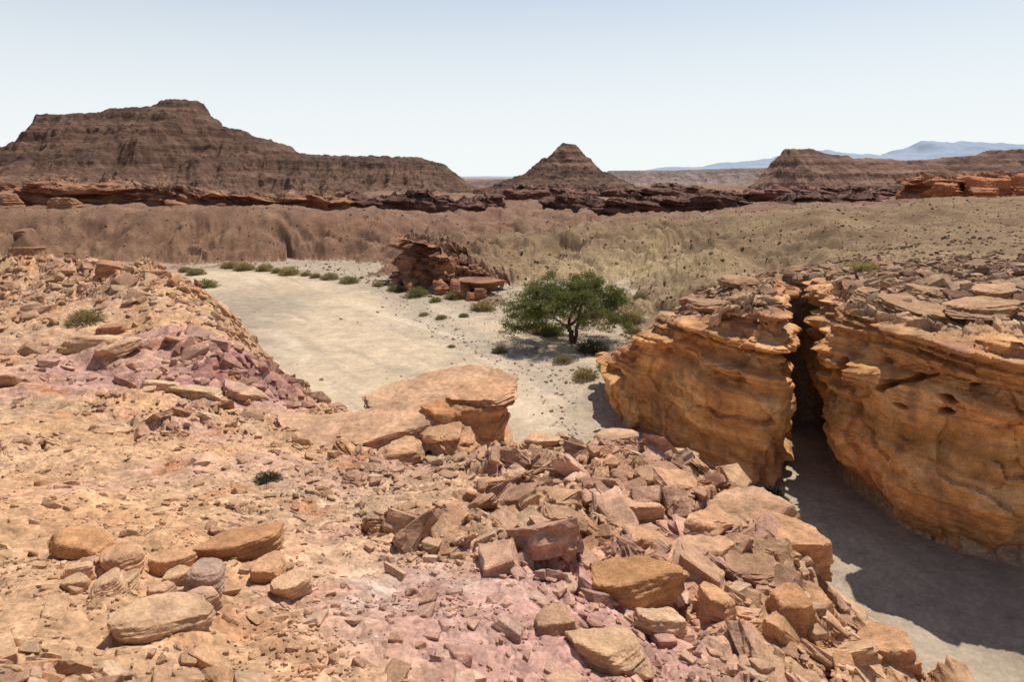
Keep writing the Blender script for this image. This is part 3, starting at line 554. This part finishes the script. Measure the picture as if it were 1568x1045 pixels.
# ------------------------------------------------------------------ plants
def leafmat(name):
    m = bpy.data.materials.new(name); m.use_nodes = True; nt = m.node_tree; N = nt.nodes; L = nt.links
    b = N['Principled BSDF']; b.inputs['Roughness'].default_value = .7; b.inputs['Specular IOR Level'].default_value = .2
    at = N.new('ShaderNodeAttribute'); at.attribute_name = 'Col'
    L.new(at.outputs['Color'], b.inputs['Base Color'])
    tr = N.new('ShaderNodeBsdfTranslucent'); L.new(at.outputs['Color'], tr.inputs['Color'])
    ms = N.new('ShaderNodeMixShader'); ms.inputs[0].default_value = .35
    L.new(b.outputs[0], ms.inputs[1]); L.new(tr.outputs[0], ms.inputs[2]); L.new(ms.outputs[0], N['Material Output'].inputs['Surface'])
    return m
M_leaf = leafmat('foliage')
M_bark = rockmat('bark', (3, 12, 50), .5, bump=.02)
def leaves(c, size, cols):
    n = len(c); a = rng.normal(size=(n, 3)); a /= np.linalg.norm(a, axis=1)[:, None]; b = rng.normal(size=(n, 3)); b -= (a * b).sum(1)[:, None] * a; b /= np.linalg.norm(b, axis=1)[:, None]
    s = (size * rng.uniform(.6, 1.3, n))[:, None]
    V = np.stack([c - a * s, c - b * s * .35, c + a * s, c + b * s * .35], 1).reshape(-1, 3)
    return V, np.arange(4 * n).reshape(-1, 4), np.repeat(cols, 4, 0)
def tube(pts, rr, sides=7):
    pts = np.array(pts, float); n = len(pts); tg = np.gradient(pts, axis=0); tg /= np.linalg.norm(tg, axis=1)[:, None] + 1e-9
    up = np.array([.3, .9, .2]); u = np.cross(tg, up); u /= np.linalg.norm(u, axis=1)[:, None]; v = np.cross(tg, u)
    a = np.linspace(0, 2 * np.pi, sides, endpoint=False)
    V = pts[:, None] + (u[:, None] * np.cos(a)[None, :, None] + v[:, None] * np.sin(a)[None, :, None]) * np.array(rr)[:, None, None]
    i = np.arange(n - 1)[:, None] * sides; j = np.arange(sides)[None]; k = (j + 1) % sides
    return V.reshape(-1, 3), np.stack([i + j, i + k, i + sides + k, i + sides + j], -1).reshape(-1, 4)
def acacia(bx, by):
    e = bpy.data.objects.new('acacia_tree', None); link(e)
    z0 = float(terrain(np.array([bx]), np.array([by]))[0]); B = np.array([bx, by, z0 - .1])
    VV = []; FF_ = []; off = 0
    def add(p, r, s=7):
        nonlocal off
        v, f = tube(p, r, s); VV.append(v); FF_.append(f + off); off += len(v)
    def curve(p, q, sag, r0, r1, n=9, s=7):
        t = np.linspace(0, 1, n)[:, None]; p = np.array(p); q = np.array(q)
        c = p + (q - p) * t + np.array([0, 0, 1]) * sag * np.sin(np.pi * t)
        c[1:-1] += rng.normal(size=(n - 2, 3)) * .05 * np.linalg.norm(q - p) * .5
        add(c, np.linspace(r0, r1, n), s); return c
    forks = []
    c = curve(B, B + [-.45, .1, 1.5], 0, .26, .2); forks.append((c[-1], .19))
    c2 = curve(B + [.05, .1, .1], B + [.35, .2, 1.7], .05, .17, .13); forks.append((c2[-1], .13))
    c3 = curve(c[5], B + [-1.6, .2, 2.1], .1, .12, .08); forks.append((c3[-1], .08))
    cl = []
    while len(cl) < 275:
        x = rng.uniform(-6.0, 4.7); y = rng.uniform(-4.2, 4.2)
        q = ((x + .65) / 5.4) ** 2 + (y / 4.3) ** 2
        if q > 1: continue
        top = 5.9 - 2.7 * q ** 1.6 - .35 * (x < -2) + .3 * math.sin(x * 1.9) + .25 * math.sin(y * 2.3 + x)
        bot = 2.1 - 1.0 * q + (.1 if x > 0 else -.2)
        u = rng.random() ** .6
        cl.append((x, y, bot + (top - bot) * u - .15))
    cl = np.array(cl) + B
    limb = []
    for i in range(16):
        k = rng.integers(len(cl)); tgt = cl[k]; f = forks[int(np.argmin([abs(q[0][0] - tgt[0]) + rng.random() for q in forks]))]
        m = f[0] + (tgt - f[0]) * .75; limb.append((curve(f[0], m, .35, f[1] * .7, .04, 9, 6)))
    allp = np.concatenate([l[2:] for l in limb])
    for q in cl:
        j = np.argmin(np.linalg.norm(allp - q, axis=1) + .8 * np.maximum(allp[:, 2] - q[2], 0))
        curve(allp[j], q, .15, .03, .01, 6, 4)
    V_ = np.concatenate(VV)
    make('trunk_and_branches', V_, np.concatenate(FF_), np.zeros((len(V_), 3)) + col((.10, .075, .055)), M_bark, True, parent=e)
    n = 240; P = []; C = []
    for q in cl:
        s = rng.uniform(.45, .9); d = rng.normal(size=(n, 3)); d /= np.linalg.norm(d, axis=1)[:, None]; d *= (rng.random(n) ** .45)[:, None]
        P.append(q + d * np.array([s, s, s * .52]))
        C.append(np.tile(lerp(col((.115, .14, .035)), col((.225, .23, .07)), rng.random()), (n, 1)) * rng.uniform(.7, 1.2, (n, 1)))
    v, f, cc = leaves(np.concatenate(P), .08, np.concatenate(C))
    make('foliage', v, f, cc, M_leaf, parent=e)
acacia(5.2, 57.4)
def shrub_mesh(seed, c, dense=1.0):
    r = np.random.default_rng(seed); n = int(1500 * dense)
    d = r.normal(size=(n, 3)); d[:, 2] = np.abs(d[:, 2]); d /= np.linalg.norm(d, axis=1)[:, None]
    lum = 1 + .35 * pn3(d[:, 0] * 2 + seed, d[:, 1] * 2, d[:, 2] * 2, 4)
    base = d * np.array([.5, .5, .62]) * (r.random(n) ** .4 * lum)[:, None]
    w = np.cross(d, r.normal(size=(n, 3))); w /= np.linalg.norm(w, axis=1)[:, None]; w *= .014
    tip = base + d * .10 + r.normal(size=(n, 3)) * .04
    V_ = np.stack([base - w, base + w, tip + w * .4, tip - w * .4], 1).reshape(-1, 3); F_ = np.arange(4 * n).reshape(-1, 4)
    m = 60; dd = r.normal(size=(m, 3)); dd[:, 2] = np.abs(dd[:, 2]) + .2; dd /= np.linalg.norm(dd, axis=1)[:, None]; ww = np.cross(dd, r.normal(size=(m, 3))); ww /= np.linalg.norm(ww, axis=1)[:, None]; ww *= .008
    V2 = np.stack([-ww + 0 * dd, ww + 0 * dd, dd * [.45, .45, .5] + ww * .3, dd * [.45, .45, .5] - ww * .3], 1).reshape(-1, 3)
    C = np.repeat(col(c) * r.uniform(.6, 1.3, (n, 1)), 4, 0); C2 = np.tile(col((.2, .15, .09)), (4 * m, 1))
    o = make('tmp', np.r_[V_, V2], np.r_[F_, np.arange(4 * m).reshape(-1, 4) + 4 * n], np.r_[C, C2], M_leaf); me = o.data; bpy.data.objects.remove(o); me.name = 'shrub_mesh'; return me
SG = [shrub_mesh(1, (.23, .22, .08)), shrub_mesh(2, (.25, .22, .095)), shrub_mesh(3, (.19, .20, .065))]
SY_ = [shrub_mesh(4, (.38, .30, .12)), shrub_mesh(5, (.34, .27, .11)), shrub_mesh(6, (.30, .24, .10))]
SD = [shrub_mesh(7, (.05, .055, .03)), shrub_mesh(8, (.12, .10, .07))]
def shrub(x, y, w, h, k, i):
    me = {'g': SG, 'y': SY_, 'd': SD}[k]; me = me[i % len(me)]
    o = bpy.data.objects.new('desert_shrub', me); link(o); o.location = (x, y, float(terrain(np.array([x]), np.array([y]))[0]) - .03)
    o.scale = (w, w, h); o.rotation_euler = (0, 0, i * 1.3)
for i, q in enumerate([(-11.1,80.4,2.6,1.7,'g'),(-6.6,77.8,2.2,1.6,'g'),(-3,71.6,2.6,1.5,'y'),(-14.5,84.6,2,1.4,'g'),(-21.4,89.8,2.4,1.4,'g'),(-24.7,92.6,2.4,1.4,'y'),(-31.6,97,2.8,1.8,'y'),(-36.6,101,2.6,1.8,'y'),(-40,102,3,1.9,'y'),
 (-38.6,86,2.8,1.6,'g'),(-45,97,2.6,1.5,'g'),(-43,104,2.6,1.6,'y'),(-1,55.2,1.2,.7,'g'),(3.9,51.7,1.5,.8,'g'),(5.1,47.5,1.8,1.1,'y'),(7.2,45.7,1.7,1.3,'y'),(6.3,54.2,2.4,1.5,'d'),(7.3,49.6,2.2,1.4,'y'),(8.0,48.2,1.8,1.3,'y'),
 (2.7,61,2.4,1.6,'y'),(3.6,60.2,2,1.3,'g'),(11.5,64.5,2,1.3,'y'),(10.9,61,1.6,1,'g'),(-4.8,68,1,.6,'g'),(-7,68,1.2,.6,'g'),(-9,70,1.1,.6,'y'),(11.2,29.2,1.2,1.0,'d'),(20.5,40,2,.8,'y'),(22.5,41,1.6,.6,'y'),(-16.9,27,1.3,.8,'y'),
 (-3.8,10.6,.4,.22,'d'),(-27,94,1.6,1,'g'),(-29,96,1.5,1,'y'),(-34,99,1.8,1.1,'g'),(-48,100,2,1.2,'g'),(-52,100,2,1.2,'y'),(-46.5,92,1.6,.9,'g'),(-17,87,1.6,1,'y'),(8.6,52.5,1.8,1.1,'y'),(2.2,68,2,1.2,'y'),(14,74,1.6,1,'g'),(-5,56,.7,.4,'g'),(-8.5,76,1.4,.9,'g')]):
    shrub(*q[:4], q[4], i)
# ------------------------------------------------------------------ light, sky, camera
EL, AZ = math.radians(66), math.radians(40)
d = Vector((math.cos(EL) * math.sin(AZ), math.cos(EL) * math.cos(AZ), math.sin(EL)))
sl = bpy.data.lights.new('sun', 'SUN'); sl.energy = 5.0; sl.angle = math.radians(.5); sl.color = (1, .94, .85)
so = bpy.data.objects.new('sun', sl); link(so); so.rotation_euler = d.to_track_quat('Z', 'Y').to_euler(); so.location = (30, 40, 80)
w = bpy.data.worlds.new('World'); bpy.context.scene.world = w; w.use_nodes = True; nt = w.node_tree; L = nt.links
bg = nt.nodes['Background']; sky = nt.nodes.new('ShaderNodeTexSky'); sky.sky_type = 'NISHITA'; sky.sun_disc = False
sky.sun_elevation = EL; sky.sun_rotation = AZ; sky.altitude = 200; sky.air_density = 1.0; sky.dust_density = 1.0; sky.ozone_density = 1.0
# desert haze: thickens towards the horizon (world-space elevation)
tc = nt.nodes.new('ShaderNodeTexCoord'); sx = nt.nodes.new('ShaderNodeSeparateXYZ'); L.new(tc.outputs['Generated'], sx.inputs[0])
mr = nt.nodes.new('ShaderNodeMapRange'); mr.interpolation_type = 'SMOOTHSTEP'; mr.inputs['From Min'].default_value = -.05; mr.inputs['From Max'].default_value = .55
mr.inputs['To Min'].default_value = 1; mr.inputs['To Max'].default_value = 0; L.new(sx.outputs['Z'], mr.inputs['Value'])
mx = nt.nodes.new('ShaderNodeMix'); mx.data_type = 'RGBA'; L.new(mr.outputs[0], mx.inputs[0]); L.new(sky.outputs[0], mx.inputs[6]); mx.inputs[7].default_value = (8.3, 8.7, 8.8, 1)
L.new(mx.outputs[2], bg.inputs['Color']); bg.inputs['Strength'].default_value = .11
cam = bpy.data.cameras.new('camera'); cam.lens = 24; cam.sensor_width = 36; cam.shift_y = -.161; cam.clip_end = 30000; cam.clip_start = .1
co = bpy.data.objects.new('camera', cam); link(co); co.location = (0, 0, EYE); co.rotation_euler = (math.radians(90), 0, 0)
bpy.context.scene.camera = co
sc = bpy.context.scene; sc.view_settings.view_transform = 'Standard'; sc.view_settings.look = 'None'; sc.view_settings.exposure = 0
